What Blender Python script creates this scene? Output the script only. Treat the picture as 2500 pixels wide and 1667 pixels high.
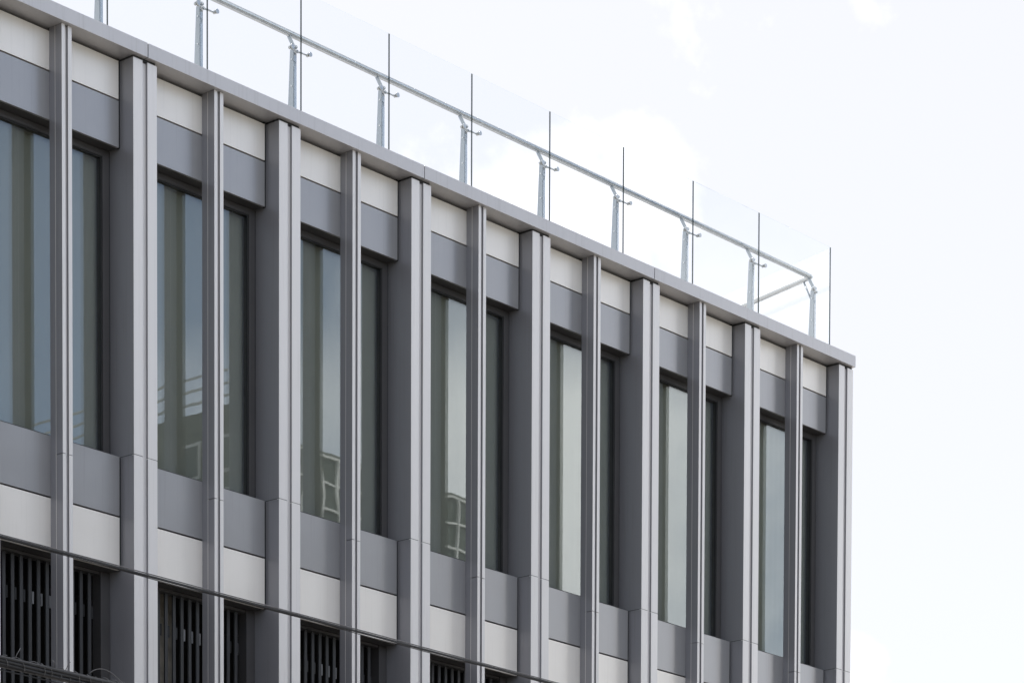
import bpy, bmesh, math, random
from mathutils import Vector, Matrix
random.seed(7)
S = bpy.context.scene
for o in list(bpy.data.objects): bpy.data.objects.remove(o)
COL = S.collection
G0 = 1.6                       # eye height above the street; heights below are given above the eye

# ------------------------------------------------------------------ camera
cam = bpy.data.cameras.new('camera'); camo = bpy.data.objects.new('camera', cam); COL.objects.link(camo)
yaw, pitch, roll = 0.7044, -0.0493, 0.0040
F = Vector((math.cos(yaw), math.sin(yaw), 0)); R = Vector((math.sin(yaw), -math.cos(yaw), 0)); U = Vector((0, 0, 1))
F2 = F*math.cos(pitch)+U*math.sin(pitch); U2 = U*math.cos(pitch)-F*math.sin(pitch)
R3 = R*math.cos(roll)+U2*math.sin(roll); U3 = U2*math.cos(roll)-R*math.sin(roll)
m = Matrix((R3, U3, -F2)).transposed().to_4x4(); m.translation = Vector((-19.0817, -22.7888, G0))
camo.matrix_world = m
cam.sensor_width = 36; cam.lens = 36*7626.67/2500; cam.shift_x = 0; cam.shift_y = 2884.018/2500
cam.clip_start = 0.5; cam.clip_end = 3000
S.camera = camo

# ------------------------------------------------------------------ sky, sun, exposure
SUN_AZ = math.radians(62)      # direction towards the sun in plan, from +X to +Y: behind the building
SUN_EL = math.radians(52)
W = bpy.data.worlds.new('World'); S.world = W; W.use_nodes = True
nt = W.node_tree; N = nt.nodes; L = nt.links; N.clear()
out = N.new('ShaderNodeOutputWorld'); bg = N.new('ShaderNodeBackground'); bg.inputs['Strength'].default_value = 0.11
sky = N.new('ShaderNodeTexSky'); sky.sky_type = 'NISHITA'; sky.sun_disc = False
sky.sun_elevation = SUN_EL; sky.sun_rotation = math.radians(90)-SUN_AZ
sky.air_density = 1.0; sky.dust_density = 0.7; sky.ozone_density = 1.5
tc = N.new('ShaderNodeTexCoord')
mp = N.new('ShaderNodeMapping'); mp.inputs['Scale'].default_value = (1, 1, 1.6); mp.inputs['Location'].default_value = (35.275, 3.778, 1.324)
no = N.new('ShaderNodeTexNoise'); no.inputs['Scale'].default_value = 2.6; no.inputs['Detail'].default_value = 9; no.inputs['Roughness'].default_value = 0.55; no.inputs['Distortion'].default_value = 0.25
rp = N.new('ShaderNodeValToRGB'); rp.color_ramp.elements[0].position = 0.47; rp.color_ramp.elements[1].position = 0.66
rp.color_ramp.elements[0].color = (0, 0, 0, 1)
# haze veil over the clear gaps, thicker towards the sun
dt = N.new('ShaderNodeVectorMath'); dt.operation = 'DOT_PRODUCT'
dt.inputs[1].default_value = (math.cos(SUN_AZ)*math.cos(SUN_EL), math.sin(SUN_AZ)*math.cos(SUN_EL), math.sin(SUN_EL))
vl = N.new('ShaderNodeMapRange'); vl.interpolation_type = 'SMOOTHSTEP'
vl.inputs['From Min'].default_value = 0.15; vl.inputs['From Max'].default_value = 0.75; vl.inputs['To Min'].default_value = 0.32; vl.inputs['To Max'].default_value = 0.9
hz = N.new('ShaderNodeMix'); hz.data_type = 'RGBA'; hz.inputs[7].default_value = (3.20, 3.13, 3.18, 1)
no2 = N.new('ShaderNodeTexNoise'); no2.inputs['Scale'].default_value = 7; no2.inputs['Detail'].default_value = 5
cr = N.new('ShaderNodeValToRGB'); cr.color_ramp.elements[0].color = (8.0, 7.85, 7.8, 1); cr.color_ramp.elements[1].color = (11.0, 10.7, 10.4, 1)
cr.color_ramp.elements[0].position = 0.3; cr.color_ramp.elements[1].position = 0.7
mx = N.new('ShaderNodeMix'); mx.data_type = 'RGBA'
L.new(tc.outputs['Generated'], mp.inputs['Vector']); L.new(mp.outputs[0], no.inputs['Vector']); L.new(mp.outputs[0], no2.inputs['Vector'])
L.new(no.outputs['Fac'], rp.inputs['Fac']); L.new(no2.outputs['Fac'], cr.inputs['Fac'])
L.new(rp.outputs['Color'], mx.inputs[0]); L.new(tc.outputs['Generated'], dt.inputs[0]); L.new(dt.outputs['Value'], vl.inputs['Value']); L.new(vl.outputs[0], hz.inputs[0]); L.new(sky.outputs['Color'], hz.inputs[6]); L.new(hz.outputs[2], mx.inputs[6]); L.new(cr.outputs['Color'], mx.inputs[7])
L.new(mx.outputs[2], bg.inputs['Color']); L.new(bg.outputs[0], out.inputs['Surface'])

sl = bpy.data.lights.new('sun', 'SUN'); sl.energy = 2.6; sl.angle = math.radians(3); sl.color = (1, 0.96, 0.9)
so = bpy.data.objects.new('sun', sl); COL.objects.link(so)
sd = Vector((math.cos(SUN_AZ)*math.cos(SUN_EL), math.sin(SUN_AZ)*math.cos(SUN_EL), math.sin(SUN_EL)))
so.rotation_euler = sd.to_track_quat('Z', 'Y').to_euler(); so.location = sd*60

S.view_settings.view_transform = 'Standard'; S.view_settings.look = 'None'
S.view_settings.exposure = 1.42; S.view_settings.gamma = 1.0; S.view_settings.use_curve_mapping = False
S.render.engine = 'CYCLES'
S.cycles.max_bounces = 10; S.cycles.transparent_max_bounces = 24; S.cycles.diffuse_bounces = 5; S.cycles.glossy_bounces = 6
S.cycles.caustics_reflective = False; S.cycles.caustics_refractive = False

# ------------------------------------------------------------------ materials
def mat(name, col, rough=.5, metal=0, var=.04, vscale=3.0, bump=0, bscale=8.0, streak=False, spec=.5, pv=0.0, grime=0.0):
    M = bpy.data.materials.new(name); M.use_nodes = True
    n = M.node_tree.nodes; l = M.node_tree.links; b = n['Principled BSDF']
    b.inputs['Roughness'].default_value = rough; b.inputs['Metallic'].default_value = metal
    b.inputs['Specular IOR Level'].default_value = spec
    geo = n.new('ShaderNodeNewGeometry')
    mpn = n.new('ShaderNodeMapping'); mpn.inputs['Scale'].default_value = (1, 1, .12) if streak else (1, 1, 1)
    nz = n.new('ShaderNodeTexNoise'); nz.inputs['Scale'].default_value = vscale; nz.inputs['Detail'].default_value = 5
    l.new(geo.outputs['Position'], mpn.inputs['Vector']); l.new(mpn.outputs[0], nz.inputs['Vector'])
    r = n.new('ShaderNodeValToRGB')
    r.color_ramp.elements[0].position = .3; r.color_ramp.elements[1].position = .7
    r.color_ramp.elements[0].color = (*[c*(1-var) for c in col], 1); r.color_ramp.elements[1].color = (*[min(1, c*(1+var)) for c in col], 1)
    l.new(nz.outputs['Fac'], r.inputs['Fac'])
    # small piece-to-piece shade difference, as between coil batches
    oi = n.new('ShaderNodeObjectInfo'); orr = n.new('ShaderNodeMapRange'); orr.inputs['To Min'].default_value = 1-pv; orr.inputs['To Max'].default_value = 1+pv
    l.new(oi.outputs['Random'], orr.inputs['Value'])
    ml = n.new('ShaderNodeMix'); ml.data_type = 'RGBA'; ml.blend_type = 'MULTIPLY'; ml.inputs[0].default_value = 1
    cmb = n.new('ShaderNodeCombineColor'); [l.new(orr.outputs[0], cmb.inputs[q]) for q in range(3)]
    l.new(r.outputs['Color'], ml.inputs[6]); l.new(cmb.outputs[0], ml.inputs[7])
    last = ml.outputs[2]
    if grime:
        # thin vertical rain streaks
        gm = n.new('ShaderNodeMapping'); gm.inputs['Scale'].default_value = (34, 34, .9)
        gn = n.new('ShaderNodeTexNoise'); gn.inputs['Scale'].default_value = 1; gn.inputs['Detail'].default_value = 3
        l.new(geo.outputs['Position'], gm.inputs['Vector']); l.new(gm.outputs[0], gn.inputs['Vector'])
        gr_ = n.new('ShaderNodeValToRGB'); gr_.color_ramp.elements[0].position = .56; gr_.color_ramp.elements[1].position = .78
        gr_.color_ramp.elements[0].color = (1, 1, 1, 1); gr_.color_ramp.elements[1].color = (1-grime, 1-grime*1.05, 1-grime*1.15, 1)
        l.new(gn.outputs['Fac'], gr_.inputs['Fac'])
        m2 = n.new('ShaderNodeMix'); m2.data_type = 'RGBA'; m2.blend_type = 'MULTIPLY'; m2.inputs[0].default_value = 1
        l.new(last, m2.inputs[6]); l.new(gr_.outputs['Color'], m2.inputs[7]); last = m2.outputs[2]
    l.new(last, b.inputs['Base Color'])
    rr = n.new('ShaderNodeMapRange'); rr.inputs['To Min'].default_value = max(0, rough-.05); rr.inputs['To Max'].default_value = rough+.05
    l.new(nz.outputs['Fac'], rr.inputs['Value']); l.new(rr.outputs[0], b.inputs['Roughness'])
    if bump:
        nb = n.new('ShaderNodeTexNoise'); nb.inputs['Scale'].default_value = bscale; nb.inputs['Detail'].default_value = 2
        l.new(geo.outputs['Position'], nb.inputs['Vector'])
        bp = n.new('ShaderNodeBump'); bp.inputs['Strength'].default_value = bump; bp.inputs['Distance'].default_value = .02
        l.new(nb.outputs['Fac'], bp.inputs['Height']); l.new(bp.outputs[0], b.inputs['Normal'])
    return M

def glassmat(name, f0, tint, wave=0.0, wscale=1.0):
    M = bpy.data.materials.new(name); M.use_nodes = True
    n = M.node_tree.nodes; l = M.node_tree.links; n.clear()
    o = n.new('ShaderNodeOutputMaterial'); mixs = n.new('ShaderNodeMixShader'); lw = n.new('ShaderNodeLayerWeight'); lw.inputs['Blend'].default_value = .5
    pw = n.new('ShaderNodeMath'); pw.operation = 'POWER'; pw.inputs[1].default_value = 5; l.new(lw.outputs['Facing'], pw.inputs[0])
    fr = n.new('ShaderNodeMapRange'); fr.inputs['To Min'].default_value = f0; fr.inputs['To Max'].default_value = 1.0; l.new(pw.outputs[0], fr.inputs['Value'])
    tr = n.new('ShaderNodeBsdfTransparent'); tr.inputs['Color'].default_value = (*tint, 1)
    gl = n.new('ShaderNodeBsdfGlossy'); gl.inputs['Roughness'].default_value = 0.0; gl.inputs['Color'].default_value = (.90, .965, 1, 1)
    l.new(fr.outputs[0], mixs.inputs[0]); l.new(tr.outputs[0], mixs.inputs[1]); l.new(gl.outputs[0], mixs.inputs[2]); l.new(mixs.outputs[0], o.inputs['Surface'])
    if wave:
        geo = n.new('ShaderNodeNewGeometry'); mpn = n.new('ShaderNodeMapping'); mpn.inputs['Scale'].default_value = (1.6, 1, .7)
        nb = n.new('ShaderNodeTexNoise'); nb.inputs['Scale'].default_value = wscale; nb.inputs['Detail'].default_value = 1.0
        l.new(geo.outputs['Position'], mpn.inputs['Vector']); l.new(mpn.outputs[0], nb.inputs['Vector'])
        bp = n.new('ShaderNodeBump'); bp.inputs['Strength'].default_value = 1.0; bp.inputs['Distance'].default_value = wave
        l.new(nb.outputs['Fac'], bp.inputs['Height']); l.new(bp.outputs[0], gl.inputs['Normal'])
    return M

SILVER = mat('silver_paint', (.655, .63, .615), .38, .2, .02, 2.0, streak=True, pv=.02, grime=.10)
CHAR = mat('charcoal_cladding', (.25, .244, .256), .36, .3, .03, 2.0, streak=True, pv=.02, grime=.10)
WHITE = mat('white_panel_paint', (.80, .755, .70), .36, .28, .02, 2.5, pv=.02, grime=.06, bump=.10, bscale=2.2)
GREY = mat('grey_panel_paint', (.348, .341, .342), .30, .52, .03, 2.5, pv=.025, grime=.08, bump=.10, bscale=2.2)
CAPM = mat('cap_paint', (.49, .477, .480), .36, .25, .02, 2.0, pv=.025, grime=.12, bump=.12, bscale=2.2)
DARK = mat('anodised_frame', (.078, .074, .074), .38, .3, .06)
GASKET = mat('black_gasket', (.018, .018, .019), .6, 0, .1)
SLATM = mat('louvre_paint', (.038, .038, .040), .5, 0, .06)
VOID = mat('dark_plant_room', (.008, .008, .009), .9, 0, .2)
CONC = mat('old_concrete', (.20, .18, .15), .9, 0, .35, 6, bump=.5)
GALV_LIT = mat('galvanised_bracket_lit', (.34, .34, .35), .45, .5, .08)
CURTAIN = mat('green_grey_curtain', (.262, .265, .24), .9, 0, .03)
STEEL = mat('stainless_steel', (.43, .44, .435), .25, .85, .06, 12)
GALVP = mat('brushed_steel_post', (.30, .322, .33), .42, .6, .10, 6, streak=True)
GLASSEDGE = mat('glass_edge', (.02, .035, .032), .25, 0, .1)
CABLE = mat('black_cable', (.022, .022, .024), .45, 0, .3, 30)
WIRE = mat('grey_tie_wire', (.13, .125, .125), .5, 0, .3, 20)
ROOF = mat('roof_deck', (.35, .34, .33), .85, 0, .15, 2)
ASPH = mat('worn_concrete_road', (.22, .21, .195), .85, 0, .25, 1.2, bump=.4, bscale=60)
PAVE = mat('pavement', (.30, .29, .275), .85, 0, .15, 1.5)
KERB = mat('kerb_stone', (.36, .35, .33), .8, 0, .12, 3)
LINEM = mat('road_paint', (.75, .75, .72), .6, 0, .12, 6)
BWALL = mat('opposite_wall', (.11, .12, .105), .7, 0, .1, .6)
BFRAME = mat('white_window_frame', (.66, .66, .64), .5, 0, .04)
BGLASS = mat('opposite_glass', (.05, .065, .055), .12, 0, .15)
CWALL = mat('pale_render', (.62, .62, .60), .8, 0, .06, .5)
DWALL = mat('shade_block_wall', (.16, .14, .125), .7, 0, .15, .5)
PANE = glassmat('window_glass', .108, (.91, .922, .898), .0004, 1.7)
PANE2 = glassmat('inner_window_glass', .065, (.91, .92, .898), .0004, 1.7)
RGLASS = glassmat('balustrade_glass', .03, (.995, .997, .997))
REDGE = glassmat('balustrade_top_edge', .10, (.90, .93, .93))

# ------------------------------------------------------------------ builders
def obj(name, me, parent=None, loc=(0, 0, 0)):
    o = bpy.data.objects.new(name, me); COL.objects.link(o); o.location = loc
    if parent: o.parent = parent
    return o
def tag(o, label=None, cat=None, group=None, kind=None):
    if label: o['label'] = label
    if cat: o['category'] = cat
    if group: o['group'] = group
    if kind: o['kind'] = kind
    return o
def empty(name, parent=None): return obj(name, None, parent)
CACHE = {}
def boxmesh(sx, sy, sz, M, bev=0):
    k = (round(sx, 4), round(sy, 4), round(sz, 4), M.name, bev)
    if k in CACHE: return CACHE[k]
    bm = bmesh.new(); bmesh.ops.create_cube(bm, size=1)
    for v in bm.verts: v.co = Vector((v.co.x*sx, v.co.y*sy, v.co.z*sz))
    if bev: bmesh.ops.bevel(bm, geom=bm.edges[:], offset=bev, segments=1, affect='EDGES')
    me = bpy.data.meshes.new('box'); bm.to_mesh(me); bm.free(); me.materials.append(M); CACHE[k] = me
    return me
def box(name, x0, x1, y0, y1, z0, z1, M, parent=None, bev=0, abs_z=False):
    g = 0 if abs_z else G0
    return obj(name, boxmesh(x1-x0, y1-y0, z1-z0, M, bev), parent, ((x0+x1)/2, (y0+y1)/2, (z0+z1)/2+g))
def mesh(name, verts, faces, M, parent=None, smooth=False):
    me = bpy.data.meshes.new(name); me.from_pydata(verts, [], faces); me.materials.append(M); me.update()
    if smooth:
        for p in me.polygons: p.use_smooth = True
    return obj(name, me, parent)
def prism(name, pts, axis, a0, a1, M, parent=None):
    """pts: polygon in the two other axes; extruded along axis from a0 to a1"""
    n = len(pts); V = []
    for a in (a0, a1):
        for p, q in pts:
            V.append({'X': (a, p, q), 'Y': (p, a, q), 'Z': (p, q, a)}[axis])
    Fs = [tuple(range(n))[::-1], tuple(range(n, 2*n))]+[(i, (i+1) % n, n+(i+1) % n, n+i) for i in range(n)]
    o = mesh(name, V, Fs, M, parent)
    bm = bmesh.new(); bm.from_mesh(o.data); bmesh.ops.recalc_face_normals(bm, faces=bm.faces[:]); bm.to_mesh(o.data); bm.free()
    return o
def tube(name, pts, r, M, parent=None, seg=10, caps=True):
    pts = [Vector(p) for p in pts]; V = []; Fs = []; n = len(pts)
    up = Vector((0, 0, 1))
    for i, p in enumerate(pts):
        t = (pts[min(i+1, n-1)]-pts[max(i-1, 0)]).normalized()
        a = t.cross(up)
        if a.length < 1e-3: a = t.cross(Vector((1, 0, 0)))
        a.normalize(); b = a.cross(t).normalized()
        rr = r[i] if isinstance(r, (list, tuple)) else r
        for k in range(seg):
            an = 2*math.pi*k/seg; V.append(tuple(p+a*math.cos(an)*rr+b*math.sin(an)*rr))
    for i in range(n-1):
        for k in range(seg):
            Fs.append((i*seg+k, i*seg+(k+1) % seg, (i+1)*seg+(k+1) % seg, (i+1)*seg+k))
    if caps: Fs += [tuple(range(seg))[::-1], tuple(range((n-1)*seg, n*seg))]
    o = mesh(name, V, Fs, M, parent, True)
    for p in o.data.polygons:
        if len(p.vertices) > 4: p.use_smooth = False
    return o

# ------------------------------------------------------------------ setting: ground, street
gr = mesh('ground', [(-1500, -1500, -.02), (1500, -1500, -.02), (1500, 1500, -.02), (-1500, 1500, -.02)], [(0, 1, 2, 3)], PAVE); tag(gr, kind='structure')
rd = mesh('road', [(-300, -20.5, -.004), (300, -20.5, -.004), (300, -4.5, -.004), (-300, -4.5, -.004)], [(0, 1, 2, 3)], ASPH); tag(rd, kind='structure')
for y0, y1 in ((-4.5, .0), (-30, -20.5)):
    pv = box('pavement', -300, 300, y0+(.16 if y0 > -10 else 0), y1-(0 if y0 > -10 else .16), -.1, .13, PAVE, abs_z=True); tag(pv, kind='structure')
for y in (-4.5, -20.66):
    kb = box('kerb', -300, 300, y, y+.16, -.1, .14, KERB, abs_z=True); tag(kb, kind='structure')
for i in range(-8, 14):
    mk = mesh('lane_marking', [(i*6, -12.57, 0), (i*6+3, -12.57, 0), (i*6+3, -12.43, 0), (i*6, -12.43, 0)], [(0, 1, 2, 3)], LINEM, rd); 

# ------------------------------------------------------------------ the building
WM, XM, WMI = .309, 1.087, .124            # column width, fin offset in the bay, fin width
DP, DF, YG = .178, .325, .36               # panel plane, window frame face, glass plane
ZC0, ZC1 = 12.662, 12.800                  # cap fascia
ZT = 12.636                                # column tops
ZW1, ZW0 = 12.632, 12.268                  # upper white panels
ZG1, ZG0 = 12.253, 11.808                  # upper grey panels
ZS, ZL0 = 8.860, 8.292                     # sill / lower grey panels
ZV1, ZV0 = 8.276, 7.770                    # lower white panels
ZJ, ZJM = 8.866, 8.673
K0, K1 = -2, 7
RD = Vector((.25, .968)).normalized()      # plan direction of the return at the far corner
B = empty('office_building')
tag(B, 'modern grey metal-clad office building with tall fins and recessed windows', 'building')

def column(k):
    x = 2.0*k
    # charcoal body; light silver cover plates on the two flanges and in the groove between them
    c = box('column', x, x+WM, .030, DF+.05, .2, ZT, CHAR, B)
    for z0, z1 in ((.2, ZJ-.013), (ZJ, ZT)):
        for x0, x1 in ((x, x+.121), (x+.186, x+WM)):
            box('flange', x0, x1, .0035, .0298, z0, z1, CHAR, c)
            box('cover_plate', x0, x1, 0, .0033, z0, z1, SILVER, c)
    for x0, x1 in ((x+.003, x+.1205), (x+.1865, x+WM-.003)):
        box('joint_strip', x0, x1, .0018, .0296, ZJ-.0128, ZJ-.0050, SILVER, c)
        box('joint_seal', x0, x1, .0030, .0296, ZJ-.0048, ZJ-.0002, GASKET, c)
    box('joint_seal', x-.0006, x+.0004, .0300, DP+.02, ZJ-.0052, ZJ, GASKET, c)
    box('groove_strip', x+.1212, x+.1858, .0255, .0297, .2, ZT-.012, SILVER, c)
    return c
def reparent_fix(o):
    for ch in o.children: ch.location = ch.location-o.location
def fin(k):
    x = 2.0*k+XM
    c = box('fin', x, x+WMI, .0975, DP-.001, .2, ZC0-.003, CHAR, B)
    box('bead', x-.0012, x+WMI+.0012, .0940, .0973, .2, ZC0-.003, WHITE, c)
    box('groove_strip', x+.0397, x+.0783, .0265, .0298, .2, ZC0-.006, SILVER, c)
    for z0, z1 in ((.2, ZJM-.006), (ZJM, ZC0-.003)):
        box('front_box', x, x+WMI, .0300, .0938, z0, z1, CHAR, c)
        for x0, x1 in ((x, x+.0395), (x+.0785, x+WMI)):
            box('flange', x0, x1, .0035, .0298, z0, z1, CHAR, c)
            box('cover_plate', x0, x1, 0, .0033, z0, z1, SILVER, c)
    return c
parts = []
for k in range(K0, K1+1): parts.append(column(k))
for k in range(K0, K1): parts.append(fin(k))
for o in parts: reparent_fix(o)

def window(x0, x1, z0, z1):
    """one window per bay: frame ring, two panes of a sealed unit, a blind behind"""
    fw, fh = .085, .068
    bm = bmesh.new()
    def bx(a0, a1, b0, b1, c0, c1):
        r = bmesh.ops.create_cube(bm, size=1)
        for v in r['verts']: v.co = Vector(((a0+a1)/2+v.co.x*(a1-a0), (b0+b1)/2+v.co.y*(b1-b0), (c0+c1)/2+G0+v.co.z*(c1-c0)))
    y0, y1 = DF, DF+.09
    bx(x0+.022, x0+.022+fw, y0, y1, z0, z1); bx(x1-.022-fw, x1-.022, y0, y1, z0, z1)
    bx(x0+.022+fw, x1-.022-fw, y0+.001, y1, z1-fh, z1-.004); bx(x0+.022+fw, x1-.022-fw, y0+.001, y1, z0, z0+fh)
    me = bpy.data.meshes.new('window'); bm.to_mesh(me); bm.free(); me.materials.append(DARK)
    w = obj('window', me, B)
    a0, a1 = x0+.022+fw, x1-.022-fw
    # black gasket lining the rebate
    bm = bmesh.new()
    bx(a0+.0005, a0+.012, y0+.012, YG, z0+fh, z1-fh-.001); bx(a1-.012, a1-.0005, y0+.012, YG, z0+fh, z1-fh-.001)
    bx(a0+.0125, a1-.0125, y0+.012, YG, z1-fh-.012, z1-fh-.0005)
    me = bpy.data.meshes.new('gasket'); bm.to_mesh(me); bm.free(); me.materials.append(GASKET); obj('gasket', me, w)
    def sheet(n, y, M):
        return mesh(n, [(a0, y, z0+.06+G0), (a1, y, z0+.06+G0), (a1, y, z1-.06+G0), (a0, y, z1-.06+G0)], [(0, 1, 2, 3)], M, w)
    sheet('pane', YG+.002, PANE); sheet('pane', YG+.024, PANE2)
    V = []; n = 120
    for i in range(n+1):
        xx = x0+.03+(x1-x0-.06)*i/n; yy = YG+.075+.0007*math.sin(xx*60+1.3*math.sin(xx*7))
        V += [(xx, yy, z0+.01+G0), (xx, yy, z1+.02+G0)]
    mesh('curtain', V, [(2*i, 2*i+2, 2*i+3, 2*i+1) for i in range(n)], CURTAIN, w, True)  # closed curtain with faint vertical folds, hung behind the panes
    # dark reveal lining between frame and column (black joint)
    return w

for k in range(K0, K1):
    xa, xb = 2.0*k+WM, 2.0*k+2.0
    pa, pb = xa+.028, xb-.028
    # upper band
    box('spandrel_panel', pa, pb, DP, DP+.03, ZW0, ZW1, WHITE, B, .0015)
    box('spandrel_panel', pa, pb, DP, DP+.03, ZG0, ZG1, GREY, B, .0015)
    box('soffit_panel', pa, pb, DP+.0302, DF+.03, ZG0, ZG0+.01, DARK, B)
    box('backing', xa, xb, DP+.045, DP+.06, ZG0+.012, 12.7, GASKET, B)
    # lower band
    box('spandrel_panel', pa, pb, DP, DP+.03, ZL0, ZS, GREY, B, .0015)
    box('sill', xa, xb, DP+.0302, DF+.05, ZS-.012, ZS-.002, GREY, B)
    box('spandrel_panel', pa, pb, DP, DP+.03, ZV0, ZV1, WHITE, B, .0015)
    box('soffit_panel', pa, pb, DP+.0302, DF+.03, ZV0, ZV0+.01, DARK, B)
    box('backing', xa, xb, DP+.045, DP+.06, ZV0+.012, ZS-.014, GASKET, B)
    for o in [q for q in B.children if q.name.startswith('spandrel_panel') and abs(q.location.x-(pa+pb)/2) < .01]:
        o.rotation_euler = (random.uniform(-.002, .002), 0, random.uniform(-.0012, .0012))
    window(xa, xb, ZS-.004, ZG0+.0)
    box('reveal_gasket', xb-.021, xb-.0005, DF+.012, DF+.06, ZS, ZG0, GASKET, B)
    box('reveal_gasket', xa+.0005, xa+.021, DF+.012, DF+.06, ZS, ZG0, GASKET, B)
    for z0, z1 in ((ZG0+.003, 12.655), (ZV0+.003, ZS-.004)):
        box('gap_gasket', pb+.001, xb-.0006, DP+.012, DP+.044, z0, z1, GASKET, B)
        box('gap_gasket', xa+.0006, pa-.001, DP+.012, DP+.044, z0, z1, GASKET, B)
    # louvred storey below
    lv = box('louvre_screen', xb-.125, xb-.004, DF+.02, DF+.14, 4.9, ZV0-.002, DARK, B)
    ch = [box('jamb', xa+.004, xa+.06, DF+.02, DF+.14, 4.9, ZV0-.002, DARK, lv),
          box('head', xa+.061, xb-.126, DF+.03, DF+.13, ZV0-.03, ZV0-.004, DARK, lv)]
    offs = [.0265+.1085*i for i in range(15)]
    for i, q in enumerate(offs):
        sx = xa+.01+q
        if sx+.04 > xb-.13: continue
        ch.append(box('slat', sx, sx+.039, .395, .412, 4.9, ZV0-.032, SLATM, lv))
        ch.append(box('bracket', sx+.093, sx+.116, .452, .470, 7.33, 7.445, GALV_LIT if i in (6, 7, 8) else SLATM, lv))  # brackets near the fin get paler metal, standing in for light they catch
    for c in ch: c.location = c.location-lv.location
    box('spandrel_panel', pa, pb, DP, DP+.03, 3.6, 4.88, WHITE, B, .0015)
    box('shopfront', xa, xb, DF+.02, DF+.05, -1.5, 3.58, DARK, B)

# plant room behind louvres, room shells behind the windows, roof, end wall
XL, XR = 2.0*K0-.5, 14.0+WM
def quadwall(name, x0, y0, x1, y1, z0, z1, M, t=.1):
    d = Vector((x1-x0, y1-y0)).normalized(); n = Vector((-d.y, d.x))*t
    pts = [(x0, y0), (x1, y1), (x1+n.x, y1+n.y), (x0+n.x, y0+n.y)]
    return prism(name, pts, 'Z', z0+G0, z1+G0, M, B)
DEPTH = 11.0
ex, ey = XR-.03+RD.x*DEPTH, .34+RD.y*DEPTH
quadwall('end_wall', XR-.03, .34, ex, ey, -1.6, ZC0, SILVER, .2)
quadwall('left_wall', XL, .34, XL, ey, -1.6, ZC0, CWALL, -.2)
quadwall('rear_wall', XL, ey, ex, ey, -1.6, ZC0, CWALL, -.2)
def slab(name, z0, z1, y0, M):
    return prism(name, [(XL, y0), (XR-.06+RD.x*(y0-.3), y0), (ex-.05, ey), (XL, ey)], 'Z', z0+G0, z1+G0, M, B)
slab('roof_slab', 12.45, 12.66, .26, ROOF)
slab('floor_slab', 8.3, 8.6, .26, VOID)
slab('floor_slab', 4.2, 4.6, .40, VOID)
quadwall('plant_room_wall', XL, 2.6, XR, 2.6, 4.6, 8.3, VOID, .1)
box('plant_room_ceiling', XL, XR-.1, .5, 2.6, 8.2, 8.298, VOID, B)
box('plant_room_column', 3.02, 3.22, .75, 1.1, 4.62, 8.19, CONC, B)
box('plant_room_column', 9.1, 9.5, .95, 1.35, 4.62, 8.19, CONC, B)

# parapet cap: segments two bays long, jointed over every second column
joints = [XL]+[2.0*k+.154 for k in (-1, 1, 3, 5)]+[None]
for a, b in zip(joints[:-1], joints[1:]):
    g = .0055
    if b is not None:
        box('parapet_cap', a+g, b-g, -.045, .44, ZC0, ZC1, CAPM, B, .002)
    else:
        xe = 14.285
        q = [(a+g, -.045), (xe+.012, -.045), (xe+.012+RD.x*.485, .44), (a+g, .44)]
        prism('parapet_cap', q, 'Z', ZC0+G0, ZC1+G0, CAPM, B)
        s0 = Vector((xe+.012, -.045))+RD*.50; s1 = Vector((xe+.012, -.045))+RD*(DEPTH+.3); nn = Vector((-RD.y, RD.x))*.45
        prism('parapet_cap', [(s0.x, s0.y), (s1.x, s1.y), (s1.x+nn.x, s1.y+nn.y), (s0.x+nn.x, s0.y+nn.y)], 'Z', ZC0+G0, ZC1+G0, CAPM, B)
for k in range(K0, K1+1):
    box('column_packer', 2.0*k+.012, 2.0*k+WM-.012, .012, .33, ZT+.0005, ZC0-.0005, GASKET, B)
for x in joints[1:-1]:
    box('cap_joint_seal', x-.03, x+.03, -.036, .42, ZC0+.008, ZC1-.008, GASKET, B)

# ------------------------------------------------------------------ glass balustrade on the roof
BA = empty('glass_balustrade')
tag(BA, 'clear frameless glass balustrade with round steel handrail along the roof edge', 'balustrade')
GY, GS, GX0, GZ = .19, 1.3365, 4.516, 14.138
GXC = 14.074
js = [GX0+GS*i for i in range(-5, 7)]+[GXC]
def pane(p0, p1, z0, z1, t=.012):
    p0 = Vector(p0); p1 = Vector(p1); d = (p1-p0).normalized(); n = Vector((-d.y, d.x))*t
    V = []
    for z in (z0+G0, z1+G0):
        for q in (p0, p1, p1+n, p0+n): V.append((q.x, q.y, z))
    o = mesh('glass_panel', V, [(0, 1, 5, 4), (2, 3, 7, 6), (1, 2, 6, 5), (3, 0, 4, 7), (3, 2, 1, 0), (4, 5, 6, 7)], RGLASS, BA)
    o.data.materials.append(GLASSEDGE)
    o.data.materials.append(REDGE)
    for i in (2, 3): o.data.polygons[i].material_index = 1
    o.data.polygons[5].material_index = 2
    return o
for a, b in zip(js[:-1], js[1:]): pane((a+.005, GY), (b-.005, GY), 12.70, GZ)
c0 = Vector((GXC, GY))+RD*.014
rj = [c0]+[c0+RD*(1.55+GS*i) for i in range(0, 5)]
for a, b in zip(rj[:-1], rj[1:]): pane(tuple(a), tuple(b-RD*.01), 12.70, GZ)

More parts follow.
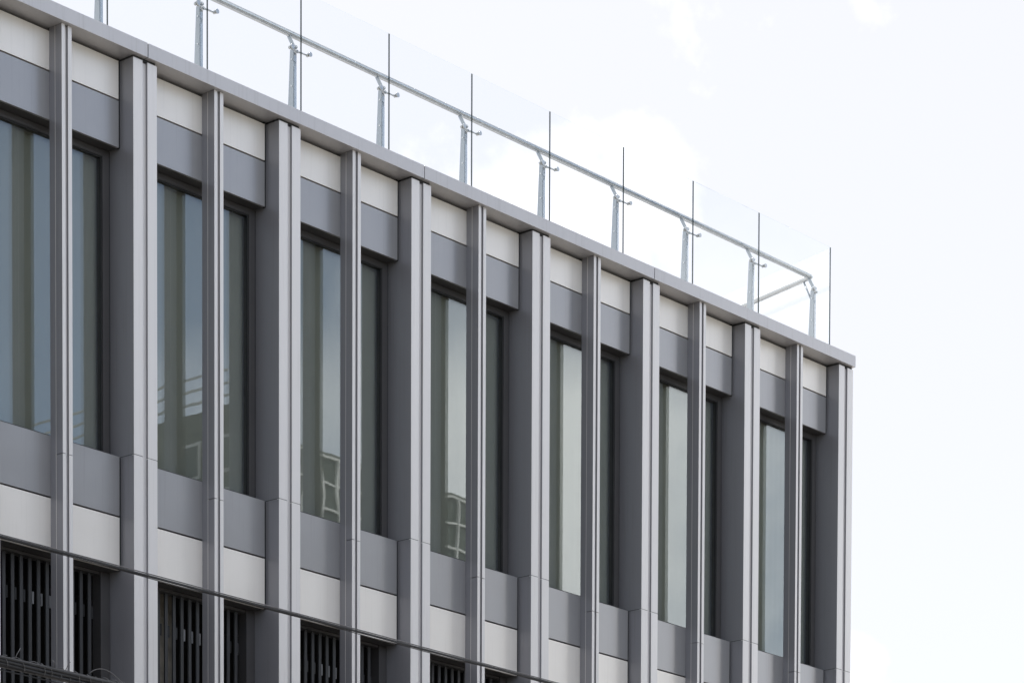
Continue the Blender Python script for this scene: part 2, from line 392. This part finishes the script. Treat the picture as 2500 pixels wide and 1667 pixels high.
def post(px, py, ang=0, corner=False):
    """tapered steel post, web plate, spider fitting gripping both panes, raked rail bracket; local frame: +Y into the roof"""
    ca, sa = math.cos(ang), math.sin(ang)
    root = None
    M4 = Matrix.Translation((px, py, G0)) @ Matrix.Rotation(ang, 4, 'Z')
    def place(o):
        o.data.transform(M4); return o
    h = .022
    pst = place(prism('post', [(.086, 12.67), (.086, 13.30), (.086, 13.572), (.136, 13.572), (.170, 12.9), (.179, 12.67)], 'X', -h, h, GALVP, BA))
    place(prism('cover_plate', [(.0805, 12.67), (.0805, 13.40), (.0858, 13.40), (.0858, 12.67)], 'X', -h+.006, h-.004, STEEL, pst))
    place(prism('cover_plate', [(.0805, 13.445), (.0805, 13.53), (.0858, 13.53), (.0858, 13.445)], 'X', -h+.006, h-.004, STEEL, pst))
    for z in (13.47, 13.2):
        place(tube('bolt', [(-h-.006, .112, z), (-h, .112, z)], .009, STEEL, pst, 10))
    # raked bracket to the rail
    place(prism('rail_bracket', [(.070, 13.575), (.108, 13.573), (.196, 13.728), (.160, 13.742)], 'X', -.006, .006, GALVP, BA))
    place(tube('bracket_bolt', [(-.024, .090, 13.598), (.024, .090, 13.598)], .019, STEEL, BA, 16))
    # spider
    zc = 13.540
    place(tube('spider_hub', [(0, .112, zc+.012), (0, .05, zc)], [.020, .017], STEEL, BA, 12))
    for s in ((-1, 1) if not corner else (-1,)):
        place(tube('spider_arm', [(0, .056, zc), (s*.05, .046, zc), (s*.11, .040, zc-.004), (s*.13, .036, zc-.004)], [.012, .010, .009, .010], STEEL, BA, 8))
        place(tube('spider_bolt', [(s*.13, .040, zc-.004), (s*.13, .0135, zc-.004)], .017, STEEL, BA, 14))
        place(tube('glass_disc', [(s*.13, -.0015, zc-.004), (s*.13, -.014, zc-.004)], .024, STEEL, BA, 18))
    return pst
for x in js[:-1]: post(x-.006, GY)
post(GXC-.222, GY+.004, 0, True)
ra = math.atan2(RD.y, RD.x)
for i in range(1, len(rj)):
    q = rj[i]; post(q.x-.004, q.y, ra)
rs = rj[0]+RD*.20
RY, RZ = GY+.178, 13.762+G0
pc = Vector((GXC-.19, RY))
pts = [(js[0]-.2, RY, RZ)]+[(x, RY, RZ) for x in (pc.x-.06, pc.x-.025)]
pts += [(pc.x-.006, RY+.004, RZ), (pc.x+.006, RY+.018, RZ)]
pts += [(pc.x+.006+RD.x*t, RY+.018+RD.y*t, RZ) for t in (.03, .06, 6.5)]
tube('handrail', pts, .0335, STEEL, BA, 20)
tube('rail_bracket', [(pc.x+RD.x*.13, RY+RD.y*.13, RZ-.03), (GXC-.215, GY+.15, 13.47+G0)], .011, GALVP, BA, 8)

# ------------------------------------------------------------------ overhead cables
def strand(name, x0, x1, y, z, r, M, parent=None, sag=0, wob=0, seed=0, n=60, seg=8):
    rnd = random.Random(seed); ph = [rnd.uniform(0, 6.28) for _ in range(4)]
    pts = []
    for i in range(n+1):
        t = i/n; x = x0+(x1-x0)*t
        dz = -sag*4*t*(1-t)+wob*(math.sin(x*1.9+ph[0])+.5*math.sin(x*4.7+ph[1]))
        dy = wob*(math.sin(x*1.3+ph[2])+.4*math.sin(x*5.1+ph[3]))
        pts.append((x, y+dy, z+dz+G0))
    return tube(name, pts, r, M, parent, seg)
YC = -.9
C1 = empty('overhead_cable')
tag(C1, 'taut black overhead cable crossing in front of the louvred storey', 'cable')
strand('cable', -7, 24, YC, 7.425, .0125, CABLE, C1, 0, .0015, 1)
strand('cable', -7, 24, YC-.010, 7.442, .0055, WIRE, C1, 0, .0012, 2)
strand('cable', -7, 24, YC+.006, 7.410, .004, CABLE, C1, 0, .004, 3, 200, 6)
C2 = empty('cable_bundle')
tag(C2, 'thick tangled bundle of black cables at the lower left corner', 'cable bundle')
YB, ZB = -1.0, 6.30
rnd = random.Random(5)
for i in range(11):
    a = i*2.4; r = .018+.030*math.sqrt(i/11)
    strand('cable', -8, 24, YB+r*math.cos(a), ZB+.9*r*math.sin(a), rnd.uniform(.012, .020), CABLE if i % 5 else WIRE, C2, 0, .004, 20+i, 260, 7)
strand('cable', -8, 24, YB, ZB-.085, .006, CABLE, C2, 0, .004, 50, 160, 6)
for i in range(46):
    x = -1.2+i*.075+rnd.uniform(-.02, .02); Lh = rnd.uniform(.05, .13); a0 = rnd.uniform(0, 6.28)
    pts = []
    for j in range(10):
        t = j/9; an = a0+t*rnd.uniform(3.0, 3.6)
        pts.append((x+Lh*t, YB+.058*math.cos(an), ZB+.056*math.sin(an)+G0))
    tube('tie_wire', pts, .0032, WIRE, C2, 5)
for x, hx, hz in ((-.42, .05, .09), (.18, .04, .07), (.05, -.05, .05)):
    tube('tie_wire', [(x, YB-.05, ZB+.03+G0), (x+hx*.4, YB-.07, ZB+.05+hz*.4+G0), (x+hx, YB-.07, ZB+.04+hz+G0)], .0035, WIRE, C2, 5)
tube('tie_wire', [(.48+.42*t, YB-.04, ZB+.055+.085*math.sin(min(1, t*1.05)*math.pi)**.8*(1-.25*t)-.02*t+G0) for t in [i/14 for i in range(15)]], .0035, WIRE, C2, 5)

# ------------------------------------------------------------------ across the street (partly seen reflected in the windows)
def block(name, x0, x1, y0, y1, h, M, label, cat='building', front=None, side=None):
    e = empty(name); tag(e, label, cat)
    box('wall', x0, x1, y0, y1, 0, h, M, e, abs_z=True)
    if front:
        dx, dz, fw, z0 = front
        nx = int((x1-x0)/dx); dx = (x1-x0)/nx; nz = int((h-.02-z0)/dz)
        gl = box('glazing', x0+.2, x1-.2, y1+.002, y1+.03, z0, z0+nz*dz, BGLASS, e, abs_z=True)
        for i in range(nx+1):
            xx = min(max(x0+i*dx, x0+.1), x1-.1); box('mullion', xx-fw/2, xx+fw/2, y1+.032, y1+.12, z0, z0+nz*dz, BFRAME, e, abs_z=True)
        for i in range(nz+1):
            zz = z0+i*dz; box('transom', x0, x1, y1+.034, y1+.10, zz-fw/2, zz+fw/2, BFRAME, e, abs_z=True)
    if side:
        dy, dz, z0 = side
        ny = int((y1-y0)/dy); nz = int((h+.6-z0)/dz)
        for i in range(ny):
            for j in range(nz):
                yy = y1-.6-i*dy; zz = z0+j*dz
                f = box('window', x0-.05, x0-.002, yy-dy*.72, yy, zz, zz+dz*.7, BFRAME, e, abs_z=True)
                g = box('pane', x0-.07, x0-.052, yy-dy*.72+.08, yy-.08, zz+.08, zz+dz*.7-.08, BGLASS, e, abs_z=True)
                g.parent = f; g.location = g.location-f.location
    return e
b1 = block('glazed_block', 34.6, 44.0, -44, -30, 23.85, BWALL, 'dark glazed office block with white window grid across the street', front=(.62, .63, .052, 2.3), side=(1.5, 1.25, 14.4))
box('side_parapet', 34.62, 34.9, -43.8, -31.2, 23.852, 24.75, BWALL, b1, abs_z=True)
for y in range(-43, -31, 2): box('roof_post', 34.65, 34.71, y, y+.06, 24.75, 25.6, BFRAME, b1, abs_z=True)
for z in (25.0, 25.3, 25.6): box('roof_rail', 34.66, 34.70, -43, -31.3, z-.025, z+.025, BFRAME, b1, abs_z=True)
block('pale_block', 27, 41.5, -62, -47, 28.4, CWALL, 'pale rendered apartment block further back across the street', front=(2.6, 3.0, .1, 1.5))
block('unseen_shade_block', -70, 14, -50, -30.5, 12.5, DWALL, 'unseen low brown block added behind the viewer to hold back sky light', front=(3.2, 3.2, .12, 3.5))  # unseen, added to cut the sky light reaching the column sides
